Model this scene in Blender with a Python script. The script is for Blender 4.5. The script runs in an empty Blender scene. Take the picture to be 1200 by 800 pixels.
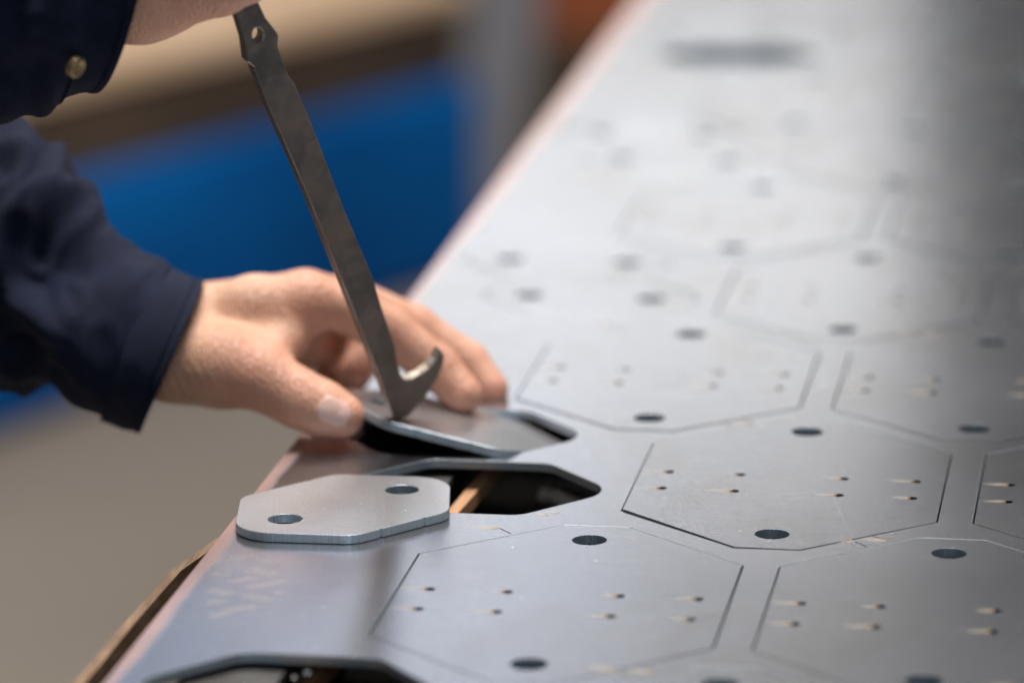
import bpy, bmesh, math, random
import numpy as np
from mathutils import Vector, Matrix, noise
random.seed(7)
S = 0.001                                    # the scene is measured in millimetres, built in metres
scn = bpy.context.scene
col = scn.collection

# ------------------------------------------------------------------ camera
YAW, PIT, ROL = math.radians(-9.442), math.radians(14.236), math.radians(0.654)
CAM = np.array([176.17, -1142.57, 372.745])
FPX = 4755.2
_f = np.array([math.sin(YAW)*math.cos(PIT), math.cos(YAW)*math.cos(PIT), -math.sin(PIT)])
_r = np.array([math.cos(YAW), -math.sin(YAW), 0.0]); _d = np.cross(_f, _r)
RIGHT = math.cos(ROL)*_r + math.sin(ROL)*_d
DOWN = -math.sin(ROL)*_r + math.cos(ROL)*_d
cd = bpy.data.cameras.new('camera'); cam = bpy.data.objects.new('camera', cd); col.objects.link(cam)
cd.sensor_width = 36; cd.lens = FPX/1200*36; cd.clip_start = 0.05; cd.clip_end = 60
M = Matrix.Identity(4)
for i in range(3):
    M[i][0] = RIGHT[i]; M[i][1] = -DOWN[i]; M[i][2] = -_f[i]; M[i][3] = CAM[i]*S
cam.matrix_world = M
cd.dof.use_dof = True; cd.dof.focus_distance = 1.282; cd.dof.aperture_fstop = 5.3
scn.camera = cam

# ------------------------------------------------------------------ light
w = bpy.data.worlds.new('World'); scn.world = w; w.use_nodes = True
bg = w.node_tree.nodes['Background']; bg.inputs[0].default_value = (0.80, 0.88, 1.0, 1); bg.inputs[1].default_value = 0.045

def area(name, loc, target, sx, sy, power, colr=(1, 1, 1)):
    l = bpy.data.lights.new(name, 'AREA'); l.shape = 'RECTANGLE'; l.size = sx; l.size_y = sy
    l.energy = power; l.color = colr
    o = bpy.data.objects.new(name, l); col.objects.link(o); o.location = loc
    o.rotation_euler = (Vector(target)-Vector(loc)).to_track_quat('-Z', 'Y').to_euler()
    return o
area('hall_window', (-0.80, 5.6, 1.20), (0, 0.3, 0), 1.08, 0.66, 4.5, (1.0, 0.99, 0.965))
area('high_window', (-1.85, 4.6, 1.9), (0, 0.2, 0), 2.5, 0.9, 5.6, (0.70, 0.80, 1.0))
area('ceiling_lamp', (0.05, 0.50, 2.9), (-0.1, 0.2, 0), 1.2, 1.2, 150, (1.0, 0.94, 0.88))
area('ceiling_lamp_hall', (-0.5, 2.3, 2.9), (-1.0, 3.6, -0.7), 1.8, 1.8, 130, (1.0, 0.92, 0.82))
area('front_fill', (0.9, -3.6, 1.7), (-0.05, 0.1, 0), 2.4, 1.4, 23, (0.78, 0.89, 1.0))  # soft cool fill lamp added behind the camera to brighten the cut edges
scn.view_settings.view_transform = 'Standard'; scn.view_settings.look = 'None'
scn.view_settings.exposure = 0.0; scn.view_settings.gamma = 1.0
scn.cycles.use_denoising = True
scn.cycles.max_bounces = 8; scn.cycles.sample_clamp_direct = 10; scn.cycles.sample_clamp_indirect = 4

# ------------------------------------------------------------------ helpers
def ray(px, py):
    return RIGHT*((px-600)/FPX) + DOWN*((py-400)/FPX) + _f
def atY(px, py, Y):                           # the point seen there at the depth y = Y (mm)
    d = ray(px, py); return CAM + d*((Y-CAM[1])/d[1])
def atZ(px, py, Z):
    d = ray(px, py); return CAM + d*((Z-CAM[2])/d[2])
def onplane(px, py, P, n):
    d = ray(px, py); return CAM + d*(np.dot(P-CAM, n)/np.dot(d, n))

def link(o, parent=None):
    col.objects.link(o)
    if parent: o.parent = parent
    return o
def tag(o, label=None, cat=None, group=None, kind=None):
    for k, v in (('label', label), ('category', cat), ('group', group), ('kind', kind)):
        if v: o[k] = v
    return o
def empty(name, loc=(0, 0, 0)):
    o = bpy.data.objects.new(name, None); o.location = [c*S for c in loc]; o.empty_display_size = 0.02
    col.objects.link(o); return o
def mesh(name, V, F, m, parent=None, smooth=False):
    me = bpy.data.meshes.new(name); me.from_pydata([tuple(float(c)*S for c in v) for v in V], [], [tuple(int(i) for i in f) for f in F]); me.update()
    me.materials.append(m)
    if smooth: me.polygons.foreach_set('use_smooth', [True]*len(me.polygons))
    o = bpy.data.objects.new(name, me); link(o, parent); return o
def box(name, lo, hi, m, parent=None, rot=None, bevel=0.0):
    bm = bmesh.new(); bmesh.ops.create_cube(bm, size=1)
    c = [(a+b)/2 for a, b in zip(lo, hi)]; d = [b-a for a, b in zip(lo, hi)]
    for v in bm.verts: v.co = Vector((v.co.x*d[0], v.co.y*d[1], v.co.z*d[2]))*S
    if bevel: bmesh.ops.bevel(bm, geom=bm.edges[:], offset=bevel*S, segments=2, affect='EDGES')
    me = bpy.data.meshes.new(name); bm.to_mesh(me); bm.free(); me.materials.append(m)
    o = bpy.data.objects.new(name, me); link(o, parent); o.location = [x*S for x in c]
    if rot: o.rotation_euler = rot
    return o
def outline_mesh(name, loops, thick, m, parent=None, z=0.0, bevel=0.12):
    """closed outlines (mm, even-odd) extruded downward from z by thick, with a fine broken edge"""
    cu = bpy.data.curves.new(name, 'CURVE'); cu.dimensions = '2D'; cu.fill_mode = 'BOTH'
    cu.extrude = (thick/2-bevel)*S; cu.bevel_depth = bevel*S; cu.bevel_resolution = 0; cu.offset = -bevel*S
    for L in loops:
        sp = cu.splines.new('POLY'); sp.points.add(len(L)-1); sp.use_cyclic_u = True
        for p, (x, y) in zip(sp.points, L): p.co = (x*S, y*S, 0, 1)
    tmp = bpy.data.objects.new('tmp', cu); col.objects.link(tmp)
    dg = bpy.context.evaluated_depsgraph_get(); dg.update()
    me = bpy.data.meshes.new_from_object(tmp.evaluated_get(dg)); bpy.data.objects.remove(tmp); bpy.data.curves.remove(cu)
    me.transform(Matrix.Translation((0, 0, (z-thick/2)*S)))
    me.materials.clear(); me.materials.append(m); me.name = name
    me.polygons.foreach_set('use_smooth', [False]*len(me.polygons))
    o = bpy.data.objects.new(name, me); link(o, parent); return o

# ------------------------------------------------------------------ materials
def mat(name, base=(.5, .5, .5), rough=.5, metal=0.0, **kw):
    m = bpy.data.materials.new(name); m.use_nodes = True
    b = m.node_tree.nodes['Principled BSDF']
    b.inputs['Base Color'].default_value = (*base, 1); b.inputs['Roughness'].default_value = rough; b.inputs['Metallic'].default_value = metal
    for k, v in kw.items(): b.inputs[k].default_value = v
    return m
class N:                                       # small node-graph helper
    def __init__(s, m): s.t = m.node_tree; s.b = s.t.nodes['Principled BSDF']
    def n(s, typ, **kw):
        x = s.t.nodes.new(typ)
        for k, v in kw.items():
            if k in x.inputs: x.inputs[k].default_value = v
            else: setattr(x, k, v)
        return x
    def l(s, a, b): s.t.links.new(a, b)
    def coord(s, scale=(1, 1, 1), rot=(0, 0, 0), kind='Object'):
        tc = s.n('ShaderNodeTexCoord'); mp = s.n('ShaderNodeMapping'); mp.inputs['Scale'].default_value = scale; mp.inputs['Rotation'].default_value = rot
        s.l(tc.outputs[kind], mp.inputs['Vector']); return mp.outputs[0]
    def noise(s, vec, scale, detail=4, rough=.5):
        x = s.n('ShaderNodeTexNoise', Scale=scale, Detail=detail, Roughness=rough); s.l(vec, x.inputs['Vector']); return x.outputs['Fac']
    def ramp(s, fac, stops):
        r = s.n('ShaderNodeValToRGB'); e = r.color_ramp.elements
        while len(e) < len(stops): e.new(0.5)
        for k, (p, c) in zip(e, stops): k.position = p; k.color = (*c, 1) if len(c) == 3 else c
        s.l(fac, r.inputs[0]); return r.outputs[0]
    def mix(s, fac, a, b, mode='MIX'):
        x = s.n('ShaderNodeMix', data_type='RGBA', blend_type=mode)
        for sock, v in ((x.inputs['Factor'], fac), (x.inputs['A'], a), (x.inputs['B'], b)):
            pass
        ins = [i for i in x.inputs if i.enabled]
        for sock, v in zip(ins, (fac, a, b)):
            if hasattr(v, 'is_output'): s.l(v, sock)
            else: sock.default_value = v if not isinstance(v, tuple) else (*v, 1)
        return [o for o in x.outputs if o.enabled][0]
    def math(s, op, a, b=0.0, clamp=False):
        x = s.n('ShaderNodeMath', operation=op, use_clamp=clamp)
        for sock, v in zip(x.inputs, (a, b)):
            if hasattr(v, 'is_output'): s.l(v, sock)
            else: sock.default_value = v
        return x.outputs[0]
    def bump(s, h, strength, dist):
        x = s.n('ShaderNodeBump', Strength=strength, Distance=dist); s.l(h, x.inputs['Height']); s.l(x.outputs[0], s.b.inputs['Normal']); return x

def steel_surface(name, edge_rust=False, base=(.585, .60, .662), r0=.18, r1=.27):
    m = mat(name, base, .3, 1.0); g = N(m)
    tc = g.n('ShaderNodeTexCoord')
    # metal sheet coordinates stay continuous over the sheet and its cut pieces
    geo = g.n('ShaderNodeNewGeometry'); P = geo.outputs['Position']
    def mp(sc):
        k = g.n('ShaderNodeMapping'); k.inputs['Scale'].default_value = sc; g.l(P, k.inputs['Vector']); return k.outputs[0]
    cloud = g.noise(mp((1, 1, 1)), 9, 4, .55); streak = g.noise(mp((1.0, 22, 1)), 26, 5, .6); fine = g.noise(mp((60, 1200, 60)), 1.0, 3, .6)
    mott = g.noise(mp((1, 1, 1)), 60, 5, .6)
    c = g.mix(cloud, tuple(x*.86 for x in base), tuple(min(1, x*1.08) for x in base))
    c = g.mix(g.math('MULTIPLY', streak, .28), c, (.70, .70, .71))
    c = g.mix(g.ramp(mott, [(.58, (0, 0, 0)), (.75, (.35, .35, .35))]), c, (.48, .46, .44))
    gr = g.noise(mp((1, 1.6, 1)), 1300, 2, .6); c = g.mix(g.ramp(gr, [(.35, (.55, .55, .55)), (.65, (0, 0, 0))]), c, (.40, .41, .45))
    # scratches of handling, an oily film in patches
    for ang, sc, th in ((.25, (6, 1500, 6), .63), (-.5, (5, 1700, 5), .64), (1.35, (4, 1600, 4), .645)):
        k = g.n('ShaderNodeMapping'); k.inputs['Rotation'].default_value = (0, 0, ang); k.inputs['Scale'].default_value = (1, 1, 1); g.l(P, k.inputs['Vector'])
        k2 = g.n('ShaderNodeMapping'); k2.inputs['Scale'].default_value = sc; g.l(k.outputs[0], k2.inputs['Vector'])
        ln = g.noise(k2.outputs[0], 1.0, 1); ln = g.math('MULTIPLY', g.math('SUBTRACT', ln, th), 14, True)
        ln = g.math('MULTIPLY', ln, g.math('MULTIPLY', g.math('SUBTRACT', g.noise(mp((1, 1, 1)), 31+ang*9, 3), .45), 4, True))
        c = g.mix(g.math('MULTIPLY', ln, .55), c, (.80, .80, .80))
    film = g.noise(mp((1.0, .55, 1)), 17, 3, .6)
    c = g.mix(g.ramp(film, [(.50, (0, 0, 0)), (.60, (.40, .40, .40))]), c, (.47, .46, .455))
    # tiny bright grains and nicks
    vo = g.n('ShaderNodeTexVoronoi', Scale=150.0); g.l(P, vo.inputs['Vector'])
    pick = g.math('MULTIPLY', g.math('LESS_THAN', vo.outputs['Distance'], .075), g.math('GREATER_THAN', g.noise(mp((1, 1, 1)), 170, 1), .50))
    c = g.mix(pick, c, (.93, .93, .9))
    vo2 = g.n('ShaderNodeTexVoronoi', Scale=430.0); g.l(P, vo2.inputs['Vector'])
    pick2 = g.math('MULTIPLY', g.math('LESS_THAN', vo2.outputs['Distance'], .13), g.math('GREATER_THAN', g.noise(mp((1, 1, 1)), 90, 2), .53))
    c = g.mix(g.math('MULTIPLY', pick2, .6), c, (.88, .88, .88))
    vo3 = g.n('ShaderNodeTexVoronoi', Scale=370.0); g.l(P, vo3.inputs['Vector'])
    pick3 = g.math('MULTIPLY', g.math('LESS_THAN', vo3.outputs['Distance'], .14), g.math('GREATER_THAN', g.noise(mp((1.3, 1, 1)), 70, 2), .55))
    c = g.mix(g.math('MULTIPLY', pick3, .5), c, (.22, .21, .20))
    if edge_rust:
        sx = g.n('ShaderNodeSeparateXYZ'); g.l(P, sx.inputs[0])
        wob = g.math('MULTIPLY', g.math('SUBTRACT', g.noise(mp((1, 1, 1)), 25, 4), .5), .006)
        x = g.math('ADD', sx.outputs[0], wob)
        t = g.math('MULTIPLY', g.math('ADD', x, .1165), 1/.0058)      # 0 at the mill edge, 1 a dozen mm in
        f = g.ramp(t, [(0, (1, 1, 1)), (.62, (.8, .8, .8)), (1.0, (0, 0, 0))])
        c = g.mix(g.math('MULTIPLY', f, .8), c, g.mix(g.noise(mp((1, .35, 1)), 60, 5, .65), (.34, .17, .14), (.72, .43, .37))); g.l(g.math('SUBTRACT', 1.0, g.math('MULTIPLY', f, .62)), g.b.inputs['Metallic'])
    g.l(c, g.b.inputs['Base Color'])
    r = g.n('ShaderNodeMapRange'); r.inputs['To Min'].default_value = r0; r.inputs['To Max'].default_value = r1
    mixn = g.math('ADD', g.math('MULTIPLY', cloud, .6), g.math('MULTIPLY', streak, .4)); g.l(mixn, r.inputs['Value'])
    g.l(r.outputs[0], g.b.inputs['Roughness'])
    g.bump(g.math('ADD', fine, g.math('MULTIPLY', g.noise(mp((1, 1, 1)), 1400, 2), .7)), .10, .0002)
    return m
STEEL = steel_surface('mill_finish_steel', True)
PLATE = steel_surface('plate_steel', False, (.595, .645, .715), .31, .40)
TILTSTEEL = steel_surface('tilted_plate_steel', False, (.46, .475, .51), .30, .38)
CUT = mat('laser_cut_edge', (.30, .38, .45), .38, .55); g = N(CUT)
st = g.noise(g.coord((1, 1, .04)), 2600, 2, .6); g.l(g.ramp(st, [(.3, (.37, .44, .50)), (.7, (.48, .56, .63))]), g.b.inputs['Base Color']); g.bump(st, .5, .0002)

DARKCUT = mat('shaded_kerf', (.07, .08, .10), .45, .6)  # darker cut edge for the panel gaps, their shade put into the colour
def stain_mat(name, c, amax):
    m = mat(name, c, .75); g = N(m)
    uv = g.n('ShaderNodeTexCoord'); sp = g.n('ShaderNodeSeparateXYZ'); g.l(uv.outputs['UV'], sp.inputs[0])
    P = g.n('ShaderNodeNewGeometry').outputs['Position']
    mp = g.n('ShaderNodeMapping'); mp.inputs['Scale'].default_value = (.25, 1, 1); g.l(P, mp.inputs['Vector'])
    n = g.noise(mp.outputs[0], 900, 4, .6)
    u, v = sp.outputs[0], sp.outputs[1]                       # u: 1 at the hole, 0 at the tail; v: across
    a = g.math('SUBTRACT', 1.0, g.math('ABSOLUTE', g.math('SUBTRACT', g.math('MULTIPLY', v, 2.0), 1.0)))
    a = g.math('MULTIPLY', g.math('POWER', a, .8), g.math('POWER', u, 1.3))
    a = g.math('MULTIPLY', a, g.math('MULTIPLY', g.math('SUBTRACT', n, .22), 2.6), True)
    g.l(g.math('MULTIPLY', a, amax, True), g.b.inputs['Alpha'])
    g.l(g.ramp(u, [(0, (.55, .54, .50)), (.6, (.56, .50, .40)), (1.0, (.36, .24, .12))]), g.b.inputs['Base Color'])
    return m
STAIN = stain_mat('heat_stain', (.8, .7, .5), .72)
BURN = stain_mat('pierce_spatter', (.6, .4, .2), .9)
def smudge_mat():
    m = mat('dry_smear', (.50, .45, .43), .8); g = N(m)
    uv = g.n('ShaderNodeTexCoord'); sp = g.n('ShaderNodeSeparateXYZ'); g.l(uv.outputs['UV'], sp.inputs[0])
    def tri(x): return g.math('SUBTRACT', 1.0, g.math('ABSOLUTE', g.math('SUBTRACT', g.math('MULTIPLY', x, 2.0), 1.0)))
    a = g.math('MULTIPLY', g.math('MINIMUM', g.math('MULTIPLY', tri(sp.outputs[1]), 1.8), 1.0), g.math('MINIMUM', g.math('MULTIPLY', tri(sp.outputs[0]), 3), 1.0))
    n = g.noise(g.n('ShaderNodeNewGeometry').outputs['Position'], 260, 4)
    g.l(g.math('MULTIPLY', a, g.math('MULTIPLY', n, .38)), g.b.inputs['Alpha']); return m
SMEAR = smudge_mat()

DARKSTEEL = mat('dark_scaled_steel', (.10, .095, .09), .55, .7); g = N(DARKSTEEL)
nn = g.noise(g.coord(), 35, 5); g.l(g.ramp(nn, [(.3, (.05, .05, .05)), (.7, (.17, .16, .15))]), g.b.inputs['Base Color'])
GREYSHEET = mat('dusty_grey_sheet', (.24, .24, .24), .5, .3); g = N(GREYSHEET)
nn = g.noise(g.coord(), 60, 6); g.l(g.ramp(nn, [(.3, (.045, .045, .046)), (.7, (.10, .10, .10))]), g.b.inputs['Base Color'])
BATTEN = mat('orange_batten_wood', (.62, .32, .15), .6); g = N(BATTEN)
nn = g.noise(g.coord((300, 12, 60)), 1, 4); g.l(g.ramp(nn, [(.3, (.30, .15, .07)), (.7, (.50, .28, .15))]), g.b.inputs['Base Color'])
LATH = mat('raw_lath_wood', (.5, .32, .18), .7); g = N(LATH)
nn = g.noise(g.coord((500, 60, 200)), 1, 5, .7); g.l(g.ramp(nn, [(.25, (.10, .055, .03)), (.5, (.22, .135, .08)), (.8, (.42, .29, .19))]), g.b.inputs['Base Color']); g.bump(nn, .6, .0006)
LEVER = mat('worn_tool_steel', (.12, .11, .10), .5, .3); g = N(LEVER)
v = g.coord(); n1 = g.noise(v, 55, 6, .62); n2 = g.noise(v, 240, 4, .6)
c = g.ramp(n1, [(.30, (.055, .052, .052)), (.50, (.085, .075, .068)), (.70, (.14, .098, .072))])
c = g.mix(g.ramp(n2, [(.5, (0, 0, 0)), (.75, (.6, .6, .6))]), c, (.15, .125, .105)); gz = g.n('ShaderNodeSeparateXYZ'); g.l(v, gz.inputs[0])
tip = g.math('SUBTRACT', 1.0, g.math('MULTIPLY', g.math('ADD', gz.outputs[2], -.004), 1/.065), True)      # browner with rust towards the hook
c = g.mix(g.math('MULTIPLY', tip, g.math('ADD', .45, g.math('MULTIPLY', n2, .5))), c, (.23, .165, .125)); g.l(c, g.b.inputs['Base Color'])
g.l(g.ramp(n1, [(.3, (.34,)*3), (.7, (.62,)*3)]), g.b.inputs['Roughness']); g.bump(n2, .25, .0004)
WORN = mat('bare_worn_steel', (.75, .68, .60), .6, .6); g = N(WORN)
nn = g.noise(g.coord(), 420, 4, .7); g.l(g.ramp(nn, [(.35, (.16, .12, .09)), (.6, (.40, .36, .32))]), g.b.inputs['Base Color']); g.bump(nn, .6, .0006)

SKIN = mat('skin', (.60, .35, .25), .43, 0.0); g = N(SKIN)
g.b.inputs['Subsurface Weight'].default_value = .18; g.b.inputs['Subsurface Radius'].default_value = (1.0, .35, .2); g.b.inputs['Subsurface Scale'].default_value = .006
v = g.coord(); n1 = g.noise(v, 45, 4, .55); n2 = g.noise(v, 330, 5, .65)
c = g.ramp(n1, [(.3, (.46, .215, .13)), (.5, (.57, .305, .195)), (.72, (.66, .39, .27))])
c = g.mix(g.math('MULTIPLY', n2, .35), c, (.72, .46, .34)); g.l(c, g.b.inputs['Base Color'])
at = g.n('ShaderNodeAttribute', attribute_name='flush'); c = g.mix(g.math('MULTIPLY', at.outputs['Fac'], .62), c, (.66, .285, .215)); g.l(c, g.b.inputs['Base Color'])
wr = g.n('ShaderNodeTexWave', Scale=210.0, Distortion=9.0, Detail=3.0); wr.inputs['Detail Scale'].default_value = 1.6; g.l(v, wr.inputs['Vector'])
vo = g.n('ShaderNodeTexVoronoi', Scale=900.0); g.l(v, vo.inputs['Vector'])
g.bump(g.math('ADD', g.math('MULTIPLY', wr.outputs['Fac'], .5), g.math('ADD', vo.outputs['Distance'], n2)), .6, .0006)
NAIL = mat('fingernail', (.80, .50, .43), .2, 0.0); NAIL.node_tree.nodes['Principled BSDF'].inputs['Subsurface Weight'].default_value = .1
NAVY = mat('navy_twill', (.010, .014, .034), .85); g = N(NAVY)
g.b.inputs['Specular IOR Level'].default_value = .18; g.b.inputs['Sheen Weight'].default_value = .015; g.b.inputs['Sheen Roughness'].default_value = .4; g.b.inputs['Sheen Tint'].default_value = (.35, .42, .65, 1)
v = g.coord(); n1 = g.noise(v, 70, 5, .6)
g.l(g.ramp(n1, [(.3, (.005, .0078, .022)), (.7, (.012, .0168, .041))]), g.b.inputs['Base Color'])
tw = g.n('ShaderNodeTexWave', Scale=520.0, Distortion=1.5, Detail=1.0, bands_direction='DIAGONAL'); g.l(v, tw.inputs['Vector'])
g.bump(g.math('ADD', g.math('MULTIPLY', tw.outputs['Fac'], .5), g.math('MULTIPLY', g.noise(v, 1300, 2), .8)), .8, .0005)
THREAD = mat('navy_thread', (.085, .095, .16), .8)
BRASS = mat('dull_brass', (.32, .24, .13), .5, .8)
FLOORM = mat('concrete_floor', (.32, .28, .24), .6); g = N(FLOORM)
nn = g.noise(g.coord(), 1.7, 6); n3 = g.noise(g.coord(), 14, 5)
c = g.ramp(nn, [(.3, (.15, .13, .11)), (.7, (.22, .195, .168))]); g.l(g.mix(g.math('MULTIPLY', n3, .3), c, (.12, .10, .08)), g.b.inputs['Base Color'])
BLUE = mat('blue_paint', (.004, .085, .27), .6); g = N(BLUE)
g.b.inputs['Specular IOR Level'].default_value = .08; nn = g.noise(g.coord((.4, 1, 1)), 3.2, 3); g.l(g.ramp(nn, [(.35, (.001, .06, .23)), (.62, (.002, .125, .43))]), g.b.inputs['Base Color'])
BENCHWOOD = mat('bench_top_wood', (.48, .33, .20), .6); g = N(BENCHWOOD)
nn = g.noise(g.coord((2, 14, 8)), 1.3, 5); g.l(g.ramp(nn, [(.3, (.52, .36, .23)), (.7, (.70, .52, .37))]), g.b.inputs['Base Color'])
BROWN = mat('dark_brown_timber', (.055, .036, .024), .7); g = N(BROWN)
nn = g.noise(g.coord((3, 20, 8)), 1.3, 5); g.l(g.ramp(nn, [(.3, (.035, .022, .014)), (.7, (.085, .056, .036))]), g.b.inputs['Base Color'])
GREYPOST = mat('grey_brown_board', (.20, .18, .165), .6); g = N(GREYPOST)
nn = g.noise(g.coord((14, 3, 3)), 1.1, 5); g.l(g.ramp(nn, [(.3, (.10, .115, .15)), (.7, (.20, .19, .20))]), g.b.inputs['Base Color'])
ORANGE = mat('orange_plastic', (.55, .12, .03), .45); g = N(ORANGE)
nn = g.noise(g.coord(), 9, 4); g.l(g.ramp(nn, [(.3, (.24, .065, .025)), (.7, (.32, .09, .035))]), g.b.inputs['Base Color'])
DROP = mat('oil_drop', (.9, .92, .95), .05, 0.0); DROP.node_tree.nodes['Principled BSDF'].inputs['Transmission Weight'].default_value = .9

# ------------------------------------------------------------------ setting: floor and hall walls
fl = mesh('floor', [(-9000, -6000, -900), (9000, -6000, -900), (9000, 9500, -900), (-9000, 9500, -900)], [(0, 1, 2, 3)], FLOORM); tag(fl, kind='structure')

# ------------------------------------------------------------------ outline shapes
def rounded(poly, radii, seg=6):
    out = []; n = len(poly)
    for i, (x, y) in enumerate(poly):
        p = np.array((x, y), float); a = np.array(poly[i-1], float); b = np.array(poly[(i+1) % n], float); r = radii[i] if hasattr(radii, '__len__') else radii
        if r <= 0: out.append(tuple(p)); continue
        u = (a-p)/np.linalg.norm(a-p); v = (b-p)/np.linalg.norm(b-p)
        h = math.acos(max(-1, min(1, float(u@v))))/2; t = r/math.tan(h)
        c = p + (u+v)/np.linalg.norm(u+v)*(r/math.sin(h)); s = p+u*t; e = p+v*t
        a0 = math.atan2(*(s-c)[::-1]); a1 = math.atan2(*(e-c)[::-1]); dd = (a1-a0+math.pi) % (2*math.pi)-math.pi
        out += [tuple(c+r*np.array((math.cos(a0+dd*k/seg), math.sin(a0+dd*k/seg)))) for k in range(seg+1)]
    return out
def inset(poly, d):                             # poly counter-clockwise; d > 0 shrinks
    n = len(poly); L = []
    for i in range(n):
        p = np.array(poly[i], float); q = np.array(poly[(i+1) % n], float); t = (q-p)/np.linalg.norm(q-p); nr = np.array((-t[1], t[0])); L.append((p+nr*d, t))
    out = []
    for i in range(n):
        (p, t), (q, s) = L[i-1], L[i]
        k = np.linalg.solve(np.array([t, -s]).T, q-p); out.append(tuple(p+t*k[0]))
    return out
def circle(c, r, n=28, tick=()):
    P = []
    for k in range(n):
        a = 2*math.pi*k/n
        for da, dr in (((-.06, 0), (-.045, .55), (.045, .55), (.06, 0)) if k in tick else ((0, 0),)):
            P.append((c[0]+(r-dr)*math.cos(a+da), c[1]+(r-dr)*math.sin(a+da)))
    return P
BIGR, SMALLR, KERF = 5.5, 1.75, .62
PANEL = [(50.7, -40.2), (50.7, 40.2), (10.4, 75.9), (-10.4, 75.9), (-50.7, 40.2), (-50.7, -40.2), (-10.4, -75.9), (10.4, -75.9)]
LINK = [(17.5, -31), (46.0, -1.5), (46.0, 1.5), (17.5, 31), (-17.5, 31), (-46.0, 1.5), (-46.0, -1.5), (-17.5, -31)]
def link_loop(d=0.0, notch=False, rr=None):
    P = [(20.0, -30.6), (46.5, 0), (20.0, 30.6), (-20.0, 30.6), (-46.5, 0), (-20.0, -30.6)]
    if d: P = inset(P, d)
    R = rr or [9, 14, 9, 9, 14, 9]
    L = rounded(P, R, 8)
    if notch:                                   # the little breaks left by the micro joints
        out = []
        for i in range(len(L)):
            p = np.array(L[i]); q = np.array(L[(i+1) % len(L)]); out.append(tuple(p)); ln = np.linalg.norm(q-p)
            if ln > 15 and abs(q[1]-p[1]) < .5:
                t = (q-p)/ln; nr = np.array((-t[1], t[0]))
                for f in (.22, .80):
                    c = p+t*ln*f
                    for a, b in ((-.9, 0), (-.5, .55), (.5, .55), (.9, 0)): out.append(tuple(c+t*a+nr*b))
        L = out
    return L
def shift(L, x, y, rot=0.0):
    c, s = math.cos(rot), math.sin(rot); return [(x+c*a-s*b, y+s*a+c*b) for a, b in L]

# ------------------------------------------------------------------ the nested steel sheet
T = 3.0
A2 = 265.5
cells = []                                       # centres of the big eight-sided panels
for j in range(-1, 5):
    for i in range(0, 5):
        cells.append((112.1*i, A2*j)); cells.append((56.0+112.1*i, A2*j+133.6))
links = []                                       # centres of the small two-hole plates along the edge
for j in range(-1, 5):
    links.append((-63.5, (180 if j == 1 else -91+A2*j))); links.append((-46, 115+A2*j))
removed = {(-63.5, 180), (-63.5, -91), (-46, 115)}

sheet = empty('steel_sheet', (-116, -400, 0)); ox, oy = 116.0, 400.0
tag(sheet, 'large flat grey steel sheet cut into rows of panels with small holes', 'steel sheet')
XL = lambda y: -116.0 - (0.9 if y < -50 else 0) - max(0, (y-400))*0.009
edge = [(640, -420), (640, 1500), (XL(1500), 1500)] + [(XL(y), y) for y in range(1400, 300, -100)] + [(-116, 250), (-116.2, 60), (-116.3, -420)]
loops = [edge]
for c in cells: loops.append(shift(PANEL, *c))
for c in links: loops.append(shift(link_loop(), *c))
o = outline_mesh('sheet_web', [shift(L, ox, oy) for L in loops], T, STEEL, sheet)
o.data.materials.append(CUT)
def paint_sides(o, idx=1):
    for p in o.data.polygons:
        if abs(p.normal.z) < .95: p.material_index = idx
paint_sides(o)

HOLES = [(sx, sy-4.8) for sy in (-9.67, 9.67) for sx in (-40.7, -17.0, 17.0, 40.7)]
BIG = [(0, 60.2), (0, -60.2)]
ploops = [inset(PANEL, KERF)] + [circle(c, BIGR, 28, (7, 21)) for c in BIG] + [circle(c, SMALLR, 12) for c in HOLES]
pm = None; sm = None
rg = random.Random(3)
def stains():
    V, F, U = [], [], []
    r = random.Random(11)
    for (x, y) in HOLES:
        ln = r.uniform(7, 13); wd = r.uniform(1.6, 2.3)
        for k, (f, ww) in enumerate(((0, .25), (.5, .8), (1, 1))):
            V += [(x-.6-ln*(1-f), y-wd*ww, .03), (x-.6-ln*(1-f), y+wd*ww, .03)]; U += [(f, 0), (f, 1)]
        b = len(V)-6; F += [(b, b+2, b+3, b+1), (b+2, b+4, b+5, b+3)]
    me = bpy.data.meshes.new('heat_stain'); me.from_pydata([tuple(c*S for c in v) for v in V], [], F)
    uv = me.uv_layers.new(name='UVMap')
    for lp in me.loops: uv.data[lp.index].uv = U[lp.vertex_index]
    me.materials.append(STAIN); return me
sm = stains()
special = {(56.0, 133.6): (.22, .0004, .0062), (0.0, 0.0): (.0, .0016, -.0018), (112.1, 0.0): (.02, .002, -.0015)}
for (x, y) in cells:
    if pm is None:
        p = outline_mesh('cut_panel', ploops, T, STEEL, sheet, bevel=.05); p.data.materials.append(DARKCUT); p.data.materials.append(CUT); paint_sides(p); pm = p.data
        for f in pm.polygons:
            if f.material_index == 1 and any((f.center.x/S-a)**2+(f.center.y/S-b)**2 < 36 for a, b in BIG): f.material_index = 2
    else:
        p = bpy.data.objects.new('cut_panel', pm); link(p, sheet)
    dz, rx, ry = special.get((x, round(y, 1)), (rg.uniform(-.12, .22), rg.uniform(-.002, .002), rg.uniform(-.003, .003)))
    p.location = ((x+ox)*S, (y+oy)*S, dz*S); p.rotation_euler = (rx, ry, 0)
    h = bpy.data.objects.new('heat_stain', sm); link(h, p); tag(h, kind='stuff')
lm = None
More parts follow.
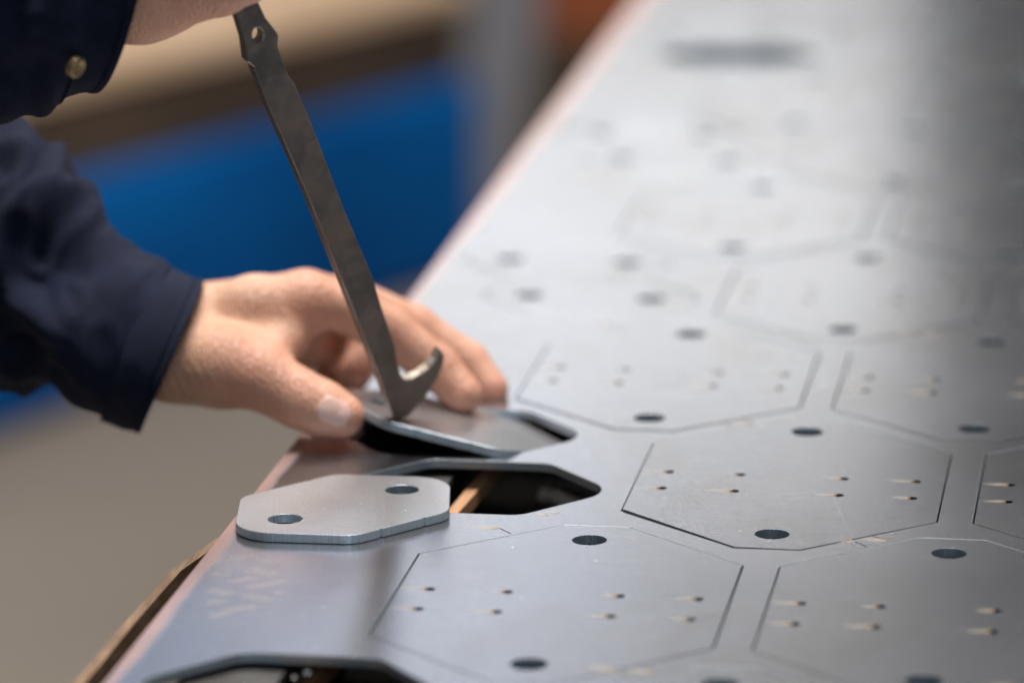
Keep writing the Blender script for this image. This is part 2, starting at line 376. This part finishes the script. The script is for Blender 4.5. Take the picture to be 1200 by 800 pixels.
for (x, y) in links:
    if (x, y) in removed: continue
    if lm is None:
        p = outline_mesh('link_plate', [link_loop(KERF), circle((-24, 0), BIGR), circle((24, 0), BIGR)], T, STEEL, sheet); p.data.materials.append(CUT); paint_sides(p); lm = p.data
    else:
        p = bpy.data.objects.new('link_plate', lm); link(p, sheet)
    drop = (y > 600 and x < -60 and y < 800) or y == 115+A2*3
    p.location = ((x+ox)*S, (y+oy)*S, ((-2.6 if y > 900 else -.8) if drop else rg.uniform(-.1, .1))*S); p.rotation_euler = ((-.12 if y > 900 else .015) if drop else 0, rg.uniform(-.003, .003), 0)

# burnt spatter where the laser pierced the sheet, and dry smears near the edge
def fan(name, spots, m, prof=(.35, 1, .7)):
    V, F, U = [], [], []
    for (x, y, ln, wd, rot) in spots:
        c, s = math.cos(rot), math.sin(rot); b = len(V)
        for (f, ww) in zip((0, .5, 1), prof):
            for sg in (-1, 1):
                a, q = -ln*(1-f), sg*wd*ww; V.append((x+ox+c*a-s*q, y+oy+s*a+c*q, .05)); U.append((f, (sg+1)/2))
        F += [(b, b+2, b+3, b+1), (b+2, b+4, b+5, b+3)]
    me = bpy.data.meshes.new(name); me.from_pydata([tuple(k*S for k in v) for v in V], [], F); uv = me.uv_layers.new(name='UVMap')
    for lp in me.loops: uv.data[lp.index].uv = U[lp.vertex_index]
    me.materials.append(m); o = bpy.data.objects.new(name, me); return link(o, sheet)
spots = []
for (x, y) in cells:
    spots.append((x-30.5, y+69.5, 11, 3.0, rg.uniform(-.15, .15)))
    spots.append((x+36.0, y-62.0, 10, 2.6, rg.uniform(-.15, .15)))
spots += [(-17, 86, 7, 1.6, .1), (-14, 88.5, 6, 1.5, -.1)]
tag(fan('pierce_spatter', spots, BURN), kind='stuff')
# smears, drawn as crossing strokes beside the rusty edge
sme = []
for (a, b) in (((291, 668), (327, 673)), ((246, 672), (272, 674)), ((285, 690), (337, 679)), ((268, 682), (300, 676)), ((284, 696), (320, 703)), ((245, 690), (272, 697)),
               ((240, 706), (266, 703)), ((258, 716), (302, 710)), ((262, 655), (300, 651)), ((308, 659), (325, 656)), ((248, 660), (262, 652)), ((244, 722), (270, 718)), ((322, 695), (334, 692))):
    p, q_ = atZ(*a, 0), atZ(*b, 0); dlt = q_-p
    sme.append((q_[0], q_[1], float(np.hypot(dlt[0], dlt[1])), 3.0, math.atan2(dlt[1], dlt[0])))
fan('dry_smear', sme, SMEAR, (1, 1, 1))
# short lead-in slits beside the pierce points
V, F = [], []
for (x, y) in cells:
    for (px, py, qx, qy) in ((-30.0, 69.5, -25.5, 64.0), (36.5, -62.0, 31.5, -58.0)):
        p = np.array((x+px+ox, y+py+oy)); q_ = np.array((x+qx+ox, y+qy+oy)); t = (q_-p)/np.linalg.norm(q_-p); nr = np.array((-t[1], t[0]))*.22
        b = len(V); V += [(*(p+nr), .035), (*(p-nr), .035), (*(q_-nr), .035), (*(q_+nr), .035)]; F.append((b, b+1, b+2, b+3))
SLIT = mat('burnt_slit', (.02, .018, .016), .8)
tag(mesh('lead_in_slit', V, F, SLIT, sheet), kind='stuff')

# ------------------------------------------------------------------ loose plate and the plate being pried up
lp_rot = math.radians(50.4)
def two_hole_plate(name, label, ins=.5, rr=None, holes=(-24, 24), m=PLATE):
    o = outline_mesh(name, [link_loop(ins, True, rr), *[circle((u, 0), BIGR, 36, (9, 27)) for u in holes]], T, m, None, bevel=.2)
    o.data.materials.append(CUT); paint_sides(o); tag(o, label, 'metal plate'); return o
lpl = two_hole_plate('cut_plate', 'loose grey steel plate with two round holes, lying flat by the sheet edge', 1.4, [9, 14, 9, 9, 14, 9])
lpl.location = (-82.2*S, 79.6*S, (T+.08)*S); lpl.rotation_euler = (0, 0, lp_rot)
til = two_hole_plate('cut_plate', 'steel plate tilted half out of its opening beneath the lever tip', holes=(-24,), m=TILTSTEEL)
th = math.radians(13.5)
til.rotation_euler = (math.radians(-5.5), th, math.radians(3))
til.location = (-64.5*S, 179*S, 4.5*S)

# ------------------------------------------------------------------ cutting table under the sheet
tb = empty('cutting_table', (320, 540, -900)); tag(tb, 'dark steel cutting table with slats under the sheet, mostly hidden in shadow', 'table')
def tbox(name, lo, hi, m, bevel=0): return box(name, [a-b for a, b in zip(lo, (320, 540, -900))], [a-b for a, b in zip(hi, (320, 540, -900))], m, tb, None, bevel)
TRAYSHADE = mat('shaded_tray_steel', (.012, .011, .010), .9); tbox('tray', (-100, -410, -90), (634, 1490, -80), TRAYSHADE); tbox('scrap_sheet', (-33, 20, -27), (28, 700, -25), GREYSHEET)  # tray near-black: the dark under the sheet is painted into its colour
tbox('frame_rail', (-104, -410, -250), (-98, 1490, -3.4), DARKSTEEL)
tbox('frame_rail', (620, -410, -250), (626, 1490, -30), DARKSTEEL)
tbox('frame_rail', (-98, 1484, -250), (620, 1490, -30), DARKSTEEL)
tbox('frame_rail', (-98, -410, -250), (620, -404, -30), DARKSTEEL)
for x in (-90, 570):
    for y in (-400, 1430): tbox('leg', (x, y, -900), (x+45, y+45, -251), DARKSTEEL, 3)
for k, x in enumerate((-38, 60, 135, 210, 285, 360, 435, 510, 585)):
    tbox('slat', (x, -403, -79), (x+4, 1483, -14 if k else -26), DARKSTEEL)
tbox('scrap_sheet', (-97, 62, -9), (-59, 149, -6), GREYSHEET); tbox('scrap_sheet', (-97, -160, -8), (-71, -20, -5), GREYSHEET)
# wooden batten, slightly askew under the sheet
bt = empty('wooden_batten', (-61, 154, -20)); tag(bt, 'thin orange-brown wooden batten seen through the openings, running under the sheet', 'batten')
def prism(name, top, wid, depth, m, parent, off=(0, 0, 0), smooth=False):   # a strip that follows a line of top-left points
    V, F = [], []
    for (x, y, z) in top: V += [(x, y, z), (x+wid, y, z), (x+wid, y, z-depth), (x, y, z-depth)]
    V = [(a-off[0], b-off[1], c-off[2]) for a, b, c in V]; n = len(top)
    for i in range(n-1):
        for k in range(4): F.append((4*i+k, 4*i+(k+1) % 4, 4*i+4+(k+1) % 4, 4*i+4+k))
    F += [(3, 2, 1, 0), tuple(4*(n-1)+k for k in range(4))]
    return mesh(name, V, F, m, parent, smooth)
prism('batten', [(-55.5+.067*(y-124), y, -10) for y in (-320, 1400)], 4.0, 5, BATTEN, bt, (-61, 154, -20))
lt = [(-113.5, 240, -3.4)]
for (px, py, z) in ((277, 614, -3.6), (240, 640, -5), (200, 668, -6.5), (150, 724, -8.2), (89, 797, -10), (40, 852, -11.5)): lt.append(tuple(atZ(px, py, z)))
lo = prism('wooden_lath', lt, 3.2, 26, LATH, None); tag(lo, 'thin raw wooden lath sagging away below the left edge of the sheet', 'lath')
# oil drops on the scrap below the nearest opening
V, F = [], []
bm = bmesh.new()
for (px, py, r) in ((360, 788, 1.3), (300, 787, 1.0), (345, 793, .9), (322, 797, 1.1), (288, 797, .8)):
    P = atZ(px, py, -4.95); t = bmesh.ops.create_icosphere(bm, subdivisions=2, radius=r*S)
    for v_ in t['verts']: v_.co = Vector((v_.co.x, v_.co.y, v_.co.z*.5))+Vector(P)*S
me = bpy.data.meshes.new('oil_drop'); bm.to_mesh(me); bm.free(); me.materials.append(DROP); me.polygons.foreach_set('use_smooth', [True]*len(me.polygons))
od = bpy.data.objects.new('oil_drops', me); col.objects.link(od); tag(od, 'small clear oil drops on the grey scrap below the nearest opening', 'oil drops', kind='stuff')

# ------------------------------------------------------------------ prying lever
L0, L1 = atY(466, 486, 156), atY(302, 40, 58)
ax = (L1-L0)/np.linalg.norm(L1-L0)
tc_ = CAM-(L0+L1)/2; n0 = tc_-ax*(tc_@ax); n0 /= np.linalg.norm(n0)
ang = math.radians(26); sd = np.cross(ax, n0)
NL = n0*math.cos(ang)+sd*math.sin(ang)
if NL[0] < n0[0]: NL = n0*math.cos(ang)-sd*math.sin(ang)
LT = 3.6
front = [(255, -60), (268, -10), (278, 17), (287.5, 48), (291, 73), (297.5, 79), (311.7, 117), (362, 232), (406, 342), (442, 434), (459, 480), (462, 488), (467, 491), (479, 488), (500, 464), (512, 445), (519.5, 428), (521, 417),
         (517, 410), (511.5, 421), (503, 431), (493, 438.5), (483, 443.5), (475, 444.5), (470.5, 440), (467, 430), (463, 405), (447.5, 360), (437, 325), (404.5, 248), (371.5, 160.5), (346.7, 100), (338, 88), (330, 68), (326, 55), (326.5, 49), (327, 44), (325, 39), (311.7, 21.7), (301.7, 0), (276, -60)]
hole = [(302.7+6.4*math.cos(a), 42+9.2*math.sin(a)) for a in np.linspace(0, 2*math.pi, 20, endpoint=False)]
lev = empty('pry_lever', tuple(L0)); tag(lev, 'dark worn steel pry lever with a hooked tip, held upright between the two hands', 'pry lever')
U_ = np.cross(NL, ax)                             # lever plane axes
def lever_mesh():
    def uv(p):
        P = onplane(p[0], p[1], L0, NL)-L0; return (float(P@U_), float(P@ax))
    Lo = [uv(p) for p in front]; Ho = [uv(p) for p in hole]
    o = outline_mesh('lever_bar', [Lo, Ho], LT, LEVER, lev, z=0.0, bevel=.35)
    m3 = Matrix(((U_[0], ax[0], NL[0], 0), (U_[1], ax[1], NL[1], 0), (U_[2], ax[2], NL[2], 0), (0, 0, 0, 1)))
    o.data.materials.append(WORN)
    c = np.array(uv((496, 430)))*S
    for p in o.data.polygons:                     # the rubbed inside of the hook
        dx, dy = c[0]-p.center.x, c[1]-p.center.y; dl = math.hypot(dx, dy)
        if abs(p.normal.z) < .8 and dl < .0085 and p.normal.x*dx+p.normal.y*dy > -.15*dl and p.normal.y > -.05: p.material_index = 1
    hc = np.array(uv((302.7, 42)))*S
    for p in o.data.polygons:
        if abs(p.normal.z) < .8 and (p.center.x-hc[0])**2+(p.center.y-hc[1])**2 < (.004)**2: p.material_index = 1
    o.data.transform(m3)
    return o
lever_mesh()

# ------------------------------------------------------------------ hands: smooth unions of tapered bones, meshed with surface nets
def round_cone(P, a, b, ra, rb):
    ba = b-a; l2 = ba@ba; rr = ra-rb
    pa = P-a; t = np.clip((pa@ba)/l2, 0, 1)
    d = pa-t[..., None]*ba
    return np.sqrt((d*d).sum(-1))-(ra+(rb-ra)*t)
def smin(a, b, k):
    h = np.clip(.5+.5*(b-a)/k, 0, 1); return b*(1-h)+a*h-k*h*(1-h)
def ellipsoid(P, c, X, Y, Z, r):
    q = P-c; v = np.stack([(q@X)/r[0], (q@Y)/r[1], (q@Z)/r[2]], -1); k = np.sqrt((v*v).sum(-1)); return (k-1)*min(r)
def surface_nets(f, lo, h):
    s = f < 0; nx, ny, nz = f.shape
    cnt = np.zeros((nx-1, ny-1, nz-1), np.int32); acc = np.zeros((nx-1, ny-1, nz-1, 3))
    cs = [(i, j, k) for i in (0, 1) for j in (0, 1) for k in (0, 1)]
    sl = lambda c: tuple(slice(c[a], (f.shape[a]-1)+c[a]) for a in range(3))
    for a in cs:
        for axn in range(3):
            if a[axn]: continue
            b = list(a); b[axn] = 1; fa, fb = f[sl(a)], f[sl(tuple(b))]
            m = (fa < 0) != (fb < 0); t = np.where(m, fa/np.where(m, fa-fb, 1), 0)
            cnt += m
            for c in range(3): acc[..., c] += np.where(m, (a[c]+(t if c == axn else 0)), 0)
    act = cnt > 0; idx = -np.ones(cnt.shape, np.int64); idx[act] = np.arange(act.sum())
    ijk = np.argwhere(act); V = lo+h*(ijk+acc[act]/cnt[act][:, None])
    F = []
    for axn in range(3):
        u, v = (axn+1) % 3, (axn+2) % 3
        A = np.moveaxis(s, axn, 0); e = A[:-1] != A[1:]; e = np.moveaxis(e, 0, axn); st_ = np.moveaxis(A[:-1], 0, axn)
        pts = np.argwhere(e); pts = pts[(pts[:, u] > 0) & (pts[:, v] > 0) & (pts[:, u] < f.shape[u]-1) & (pts[:, v] < f.shape[v]-1)]
        o0 = pts.copy(); o1 = pts.copy(); o1[:, u] -= 1; o2 = o1.copy(); o2[:, v] -= 1; o3 = pts.copy(); o3[:, v] -= 1
        q = np.stack([idx[tuple(o.T)] for o in (o0, o1, o2, o3)], 1); inside = st_[tuple(pts.T)]
        q[~inside] = q[~inside][:, ::-1]; F.append(q)
    return V, np.concatenate(F)
def sdf_mesh(name, fn, lo, hi, h, m, parent):
    ax_ = [np.arange(lo[i], hi[i]+h, h) for i in range(3)]
    G = np.stack(np.meshgrid(*ax_, indexing='ij'), -1)
    f = fn(G); V, F = surface_nets(f, np.array(lo, float), h)
    me = bpy.data.meshes.new(name); me.from_pydata((V*S).tolist(), [], F.tolist()); me.update(); me.materials.append(m)
    me.polygons.foreach_set('use_smooth', [True]*len(me.polygons)); me.validate()
    o = bpy.data.objects.new(name, me); link(o, parent)
    return o
def chain_sdf(P, chains, k, kk):
    out = None
    for ch in chains:
        d = None
        for (a, ra), (b, rb) in zip(ch[:-1], ch[1:]):
            c = round_cone(P, a, b, ra, rb); d = c if d is None else smin(d, c, kk)
        out = d if out is None else smin(out, d, k)
    return out
def J(px, py, Y, r): return (atY(px, py, Y), r)

pers = empty('person', (-260, 180, 60)); tag(pers, 'person in a navy work shirt, both forearms and hands in view at the left', 'person')
# left hand: pressing the tilted plate, thumb towards us
wri = [J(120, 395, 186, 19), J(200, 398, 182, 17.5)]
palm = [[J(205, 380, 186, 11.5), J(300, 361, 186, 10.6), J(360, 351, 187, 8.8)],
        [J(205, 378, 200, 13), J(358, 349, 206, 9.6)],
        [J(205, 385, 214, 13), J(350, 352, 225, 9.4)],
        [J(205, 395, 222, 12), J(338, 362, 242, 8.8)],
        [J(205, 415, 190, 15), J(325, 385, 200, 9)],
        [J(260, 410, 205, 12), J(332, 408, 216, 10)], [J(318, 392, 205, 10), J(345, 385, 225, 10)], [J(328, 408, 220, 11), J(372, 398, 240, 9)]]
thumb = [J(205, 421, 166, 15.5), J(262, 430, 162, 14), J(303, 441, 160, 11.2), J(330, 456, 159, 9.8), J(352, 468, 158, 9.6), J(378, 479, 157.5, 9.2), J(401, 487, 157, 7.6)]
web = [J(300, 425, 167, 8.5), J(335, 400, 178, 6.5), J(352, 372, 186, 7.5)]
index = [J(360, 351, 187, 8.8), J(405, 362, 194, 8.2), J(455, 388, 203, 8.5), J(512, 430, 204, 7.9), J(542, 462, 200, 6.9)]
middle = [J(358, 349, 206, 9.6), J(415, 355, 222, 8.6), J(484, 386, 232, 8.6), J(548, 425, 234, 7.4), J(575, 456, 229, 6.4)]
ring = [J(350, 352, 225, 9.4), J(378, 358, 236, 8.8), J(412, 380, 244, 8.2), J(424, 420, 238, 7.2), J(414, 441, 228, 6)]
pinky = [J(338, 362, 242, 8.8), J(358, 378, 252, 8.5), J(384, 405, 257, 8.2), J(394, 428, 253, 7.2), J(388, 442, 247, 6.0)]
WRC = atY(218, 452, 152); cRr = RIGHT; cDn = DOWN
def lhand(P):
    d = chain_sdf(P, [wri]+palm, 8, 6)
    d = smin(d, chain_sdf(P, [thumb], 4, 3), 9); d = smin(d, chain_sdf(P, [web], 4, 4), 8)
    q = P-WRC; mk = np.exp(-((q@cRr)**2/9**2+(q@cDn)**2/7**2+(q@_f)**2/15**2))
    d = d+.28*mk*np.sin(2*np.pi*((q@cRr)*.93-(q@cDn)*.30+.02*(q@cDn)**2)/3.4)
    for f in (index, middle, ring, pinky):
        d2 = chain_sdf(P, [f[1:]], 3, 2.5); base = round_cone(P, f[0][0], f[1][0], f[0][1], f[1][1])
        d = smin(smin(d, base, 3.0), d2, .6)
    return d
pts = np.array([p for ch in [wri, thumb, index, middle, ring, pinky] for p, _ in ch]); 
lo, hi = pts.min(0)-24, pts.max(0)+24
lh = sdf_mesh('hand', lhand, lo, hi, .85, SKIN, pers); lh['label'] = 'left hand pressing the tilted plate, thumb towards the viewer'
# thumb nail: a shell standing a third of a millimetre off the thumb
tipP, ipP = thumb[-1][0], thumb[-3][0]; td = (tipP-ipP)/np.linalg.norm(tipP-ipP)
nv = (-_f*1.0)+np.array((0.16, 0, .02)); nv = nv-td*(nv@td); nv /= np.linalg.norm(nv); ns = np.cross(td, nv)
ncen = (tipP*.93+ipP*.07)-td*1.0+nv*7.6
def nail(P): return np.maximum(chain_sdf(P, [thumb[-3:]], 4, 3)-.32, np.maximum(ellipsoid(P, ncen, td, ns, nv, (6.2, 5.2, 4.4)), np.abs((P-ncen)@ns)-4.5))
nl = sdf_mesh('fingernail', nail, ncen-9, ncen+9, .35, NAIL, lh)
for o in (lh, nl): o.matrix_parent_inverse = Matrix.Identity(4)

# right hand: a fist round the top of the lever
def onbar(t, off=(0, 0, 0)): return L0+ax*t+np.array(off, float)
Ltop = np.linalg.norm(L1-L0)
cR = RIGHT; cU = -DOWN; cF = np.array((_f[0], _f[1], 0)); cF /= np.linalg.norm(cF)
rwri = [J(60, -28, 54, 21), J(165, -28, 50, 19.5)]
rp = []
for k in range(4):                                # four metacarpals stacked up the lever
    px, py = 272-12*k+(0 if k else -14), -22-62*k
    rp.append([J(172, -30-18*k, 50, 19-1.5*k), J(px-32, py-6, 46, 12.2-(.4*k)), J(px, py, 46, 10.6)])
fing = []
for k in range(4):
    px, py = 272-12*k+(0 if k else -14), -22-62*k; ln = (.82, .95, 1, .95)[k]
    fing.append([J(px, py, 46, 10.2), J(px+30*ln, py-4, 56, 8.6), J(px+36*ln, py-8, 74, 8.2), J(px+6, py-10, 84, 7.6), J(px-18, py-12, 78, 6.8)])
rth = [J(190, -110, 60, 15), J(225, -190, 66, 12), J(270, -245, 70, 9.6), J(300, -262, 78, 8.2)]
def rhand(P):
    d = chain_sdf(P, [rwri]+rp, 9, 6); d = smin(d, chain_sdf(P, [rth], 4, 3), 8)
    for f in fing: d = smin(d, chain_sdf(P, [f], 3, 2.5), 1.6)
    # the crease between the heel of the hand and the wrist
    c, _ = J(203, 44, 36, 1); d = np.maximum(d, -(np.sqrt(((P-c)**2).sum(-1))-2.2)) if False else d
    return d
pts = np.array([p for ch in [rwri, rth]+fing+rp for p, _ in ch]); lo, hi = pts.min(0)-26, pts.max(0)+26
rh = sdf_mesh('hand', rhand, lo, hi, 1.2, SKIN, pers); rh['label'] = 'right fist closed round the top of the lever'

# the hands are built in world coordinates: take the person's own position off again
def settle(o):
    o.data.transform(Matrix.Translation([-c for c in pers.location]))
for o in (lh, nl, rh): settle(o)
# blood shows pinker at knuckles, joints and fingertips
def flush(o, spots):
    me = o.data; n = len(me.vertices); co = np.empty(n*3); me.vertices.foreach_get('co', co); co = co.reshape(-1, 3)/S+np.array(pers.location)/S
    f = np.zeros(n)
    for c, r in spots: f = np.maximum(f, np.exp(-((co-c)**2).sum(1)/(r*1.35)**2))
    a = me.attributes.new('flush', 'FLOAT', 'POINT'); a.data.foreach_set('value', f)
flush(lh, [(p, r) for ch in (index, middle, ring, pinky) for p, r in (ch[0], ch[2], ch[3], ch[4])]+[(p, r) for p, r in (thumb[2], thumb[4], thumb[6])])
flush(rh, [(p, r) for f in fing for p, r in (f[0], f[2], f[4])])

# ------------------------------------------------------------------ sleeves
def catmull(K, t):
    n = len(K)-1; i = min(int(t*n), n-1); f = t*n-i
    p0, p1, p2, p3 = K[max(i-1, 0)], K[i], K[i+1], K[min(i+2, n)]
    return .5*((2*p1)+(-p0+p2)*f+(2*p0-5*p1+4*p2-p3)*f*f+(-p0+3*p1-3*p2+p3)*f**3)
def sleeve(name, keys, fold, ns, nt, seed, parent, grow=0.0, cap=0.0, turn=0.0, cuff=False):
    """keys: (top pixel, bottom pixel, depth y, half depth mm); rings are swept and gathered into folds"""
    C_, Uv, Vv = [], [], []
    for (a, b, Y, rd) in keys:
        A, B = atY(*a, Y), atY(*b, Y); C_.append((A+B)/2); Uv.append((A-B)/2); Vv.append(rd)
    C_, Uv, Vv = np.array(C_), np.array(Uv), np.array(Vv, float)
    V, F = [], []
    for i in range(ns+1):
        t = i/ns; c, u = catmull(C_, t), catmull(Uv, t); rd = float(catmull(Vv[:, None], t)[0])
        tg = catmull(C_, min(1, t+.01))-catmull(C_, max(0, t-.01)); tg /= np.linalg.norm(tg)
        ul = np.linalg.norm(u); uh = u/ul
        v = -_f-uh*(-_f@uh); v /= np.linalg.norm(v)
        v = v*rd + turn*cR*(1 if cuff else max(0, 1-t*2.2))
        for j in range(nt):
            a = 2*math.pi*j/nt; q = c+u*math.cos(a)+v*math.sin(a)
            dr = u*math.cos(a)/ul+v/np.linalg.norm(v)*math.sin(a); dr /= np.linalg.norm(dr)
            k = q*.001
            n1 = noise.noise(Vector((k[0]*26+k[2]*18+seed, k[1]*14, k[2]*20-k[0]*9+seed)))
            n2 = noise.noise(Vector((k[0]*62-k[2]*38, k[1]*24+seed, k[2]*52+k[0]*44)))
            e = min(1, t*5) if cuff is False else .25
            h = fold*e*((1-abs(n1)*2.9)*.95+(1-abs(n2)*2.2)*.42-.55)+grow
            if cuff: h += .55*(1 if t < .15 else 0)-.75*math.exp(-((t-.17)/.025)**2)
            V.append(q+dr*h)
    for i in range(ns):
        for j in range(nt):
            F.append((i*nt+j, i*nt+(j+1) % nt, (i+1)*nt+(j+1) % nt, (i+1)*nt+j))
    base = np.array(pers.location)/S
    o = mesh(name, [v-base for v in V], F, NAVY, parent, True)
    md = o.modifiers.new('thickness', 'SOLIDIFY'); md.thickness = 1.3*S; md.offset = -1
    return o, np.array(V).reshape(ns+1, nt, 3)
Lk = [((195, 318), (134, 482), 177, 30), ((130, 288), (80, 462), 182, 32), ((86, 232), (28, 438), 190, 33), ((38, 168), (-34, 428), 200, 34), ((-14, 118), (-96, 408), 209, 36), ((-120, 20), (-200, 330), 226, 40), ((-330, -140), (-380, 220), 250, 46)]
ls, _ = sleeve('sleeve', Lk, 9.5, 110, 110, 1.3, pers, turn=2.0); ls['label'] = 'left sleeve with soft folds'
Lc = [((236, 338), (168, 494), 174, 29), ((216, 330), (150, 492), 175, 30), ((192, 320), (132, 484), 177, 31), ((180, 315), (122, 480), 178, 31)]
lc, lcv = sleeve('cuff', Lc, 3.6, 40, 100, 4.1, ls, grow=.9, turn=3.0, cuff=True)
Rk = [((112, -152), (62, 109), 57, 33), ((60, -162), (46, 119), 58, 35), ((0, -166), (-2, 132), 60, 36), ((-70, -168), (-75, 150), 62, 37), ((-200, -170), (-210, 180), 66, 40), ((-420, -180), (-430, 200), 75, 46)]
rs, _ = sleeve('sleeve', Rk, 7.0, 100, 110, 7.7, pers, turn=10.5); rs['label'] = 'right sleeve with a buttoned cuff'
Rc = [((168, -148), (108, 101), 55, 30), ((140, -148), (88, 102), 56, 31), ((112, -150), (66, 107), 57, 32), ((96, -152), (58, 116), 57, 32.5)]
rc, rcv = sleeve('cuff', Rc, 2.8, 40, 100, 9.2, rs, grow=.4, turn=11, cuff=True)
def stitch(name, grid, row, parent, off):         # a line of stitches round a cuff
    V, F = [], []; nt = grid.shape[1]; base = np.array(pers.location)/S
    for j in range(0, nt):
        p, q_ = grid[row, j], grid[row, (j+1) % nt]; cen = grid[row].mean(0); n = p-cen; n /= np.linalg.norm(n)
        a = p*.85+q_*.15+n*off; b = p*.25+q_*.75+n*off; w_ = (grid[row+1, j]-grid[row, j]); w_ = w_/np.linalg.norm(w_)*.3
        k = len(V); V += [a-w_, b-w_, b+w_, a+w_, a-w_-n*.5, b-w_-n*.5, b+w_-n*.5, a+w_-n*.5]; F += [(k, k+1, k+2, k+3), (k, k+4, k+5, k+1), (k+3, k+2, k+6, k+7)]
    return mesh(name, [v-base for v in V], F, THREAD, parent)
stitch('stitch_line', lcv, 5, ls, .75); stitch('stitch_line', rcv, 5, rs, .75); stitch('stitch_line', rcv, 8, rs, .75)
# button on the right cuff
bp_ = atY(90, 79, 27); bn = -_f*.42+cR*.74+DOWN*.44; bn /= np.linalg.norm(bn)
# drop the button onto the cuff cloth along the line of view
d = ray(90, 79); d /= np.linalg.norm(d)
allp = np.concatenate([rcv.reshape(-1, 3)]); tt = (allp-CAM)@d; dist = np.linalg.norm(allp-CAM-tt[:, None]*d, axis=1)
near = tt[dist < 5]; bp_ = CAM+d*((near.min() if len(near) else 1200)-3.4)
bx = np.cross(bn, (0, 0, 1)); bx /= np.linalg.norm(bx); by = np.cross(bn, bx)
V, F = [], []; prof = [(0, .7), (1.9, .6), (2.3, 1.0), (3.0, 1.05), (3.4, .5), (3.4, -1.4)]
for (r, z) in prof:
    for k in range(20): a = 2*math.pi*k/20; V.append(bp_+bx*r*math.cos(a)+by*r*math.sin(a)+bn*z-np.array(pers.location)/S)
for i in range(len(prof)-1):
    for k in range(20): F.append((i*20+k, i*20+(k+1) % 20, (i+1)*20+(k+1) % 20, (i+1)*20+k))
mesh('button', V, F, BRASS, rs, True)

# ------------------------------------------------------------------ workshop beyond, out of focus
def flat(px, py, z): return atZ(px, py, z)
A_, B_ = flat(-60, 532, -900), flat(530, 335, -900); 
dirv = (B_-A_); dirv[2] = 0; LB = np.linalg.norm(dirv); dirv /= LB; LB += 70; back = np.array((-dirv[1], dirv[0], 0))
if back[0] > 0: back = -back
rz = math.atan2(dirv[1], dirv[0])
wb = empty('workbench', tuple(A_)); wb.rotation_euler = (0, 0, rz); tag(wb, 'blurred workbench behind the hands, blue lower panel under a pale wooden top', 'workbench')
sgn = 1.0                                           # local +y is towards the back when it lines up with «back»
ly = np.array((-dirv[1], dirv[0], 0)); sgn = 1.0 if ly@back > 0 else -1.0
def lb(name, x0, x1, y0, y1, z0, z1, m, bev=2):
    ys = sorted((sgn*y0, sgn*y1)); return box(name, (x0, ys[0], z0), (x1, ys[1], z1), m, wb, None, bev)
lb('blue_panel', -900, LB, 0, 900, 12, 270, BLUE, 6)
lb('plinth', -880, LB-20, 20, 880, 0, 10, DARKSTEEL, 0)
lb('timber_layer', -900, LB-8, 30, 900, 273, 372, BROWN, 4)
for k in range(4):
    lb('top_plank', -920, LB+25, 28+228*k, 28+228*k+224, 375, 403, BENCHWOOD, 4)
# leaning board, dark crate and orange bin at the end of the bench
lbP = atY(520, 430, B_[1]+250); 
bo = empty('leaning_board', (lbP[0], lbP[1], -900)); tag(bo, 'blurred grey-brown board leaning at the end of the workbench', 'board')
p0a, p0b = atY(505, 360, B_[1]+220), atY(583, 360, B_[1]+220); p1a, p1b = atY(563, -60, B_[1]+300), atY(643, -60, B_[1]+300)
def extend(p1, p0): 
    d_ = p0-p1; k = (-900-p1[2])/d_[2]; return p1+d_*k
q0a, q0b = extend(p1a, p0a), extend(p1b, p0b); th_ = np.array((0, 30, 0))
V = [q0a, q0b, p1b, p1a, q0a+th_, q0b+th_, p1b+th_, p1a+th_]; V = [v-np.array((lbP[0], lbP[1], -900)) for v in V]
mesh('board', V, [(0, 1, 2, 3), (7, 6, 5, 4), (0, 4, 5, 1), (1, 5, 6, 2), (2, 6, 7, 3), (3, 7, 4, 0)], GREYPOST, bo)
b0 = atY(694, 22, 5000); H = b0[2]+900
cr = empty('timber_crate', (b0[0]+10, b0[1]+20, -900)); tag(cr, 'blurred dark brown timber crate beside the far end of the sheet', 'crate')
nb = 6; st_ = (H-30)/nb
for k in range(nb):
    for y in (-200, 180): box('plank', (-190, y, 10+k*st_), (230, y+20, 4+(k+1)*st_), BROWN, cr, None, 3)
    for x in (-188, 208): box('plank', (x, -178, 10+k*st_), (x+20, 178, 4+(k+1)*st_), BROWN, cr, None, 3)
for x in (-168, 178):
    for y in (-178, 148): box('post', (x, y, 0), (x+28, y+28, H-22), BROWN, cr, None, 2)
box('lid', (-195, -205, H-20), (235, 205, H), BROWN, cr, None, 3)
ob = empty('orange_bin', (b0[0], b0[1]-90, H-900)); tag(ob, 'blurred orange plastic bin standing on the dark timber crate', 'bin')
bm = bmesh.new(); bmesh.ops.create_cube(bm, size=1)
for v_ in bm.verts:
    k = 1.0 if v_.co.z > 0 else .86; v_.co = Vector((v_.co.x*.17*k, v_.co.y*.12*k, (v_.co.z+.5)*.12))
top = [f for f in bm.faces if f.normal.z > .5]; r = bmesh.ops.inset_region(bm, faces=top, thickness=.006); bmesh.ops.translate(bm, verts=list({v_ for f in top for v_ in f.verts}), vec=(0, 0, -.09))
me = bpy.data.meshes.new('bin_body'); bm.to_mesh(me); bm.free(); me.materials.append(ORANGE); bb = bpy.data.objects.new('bin_body', me); link(bb, ob)
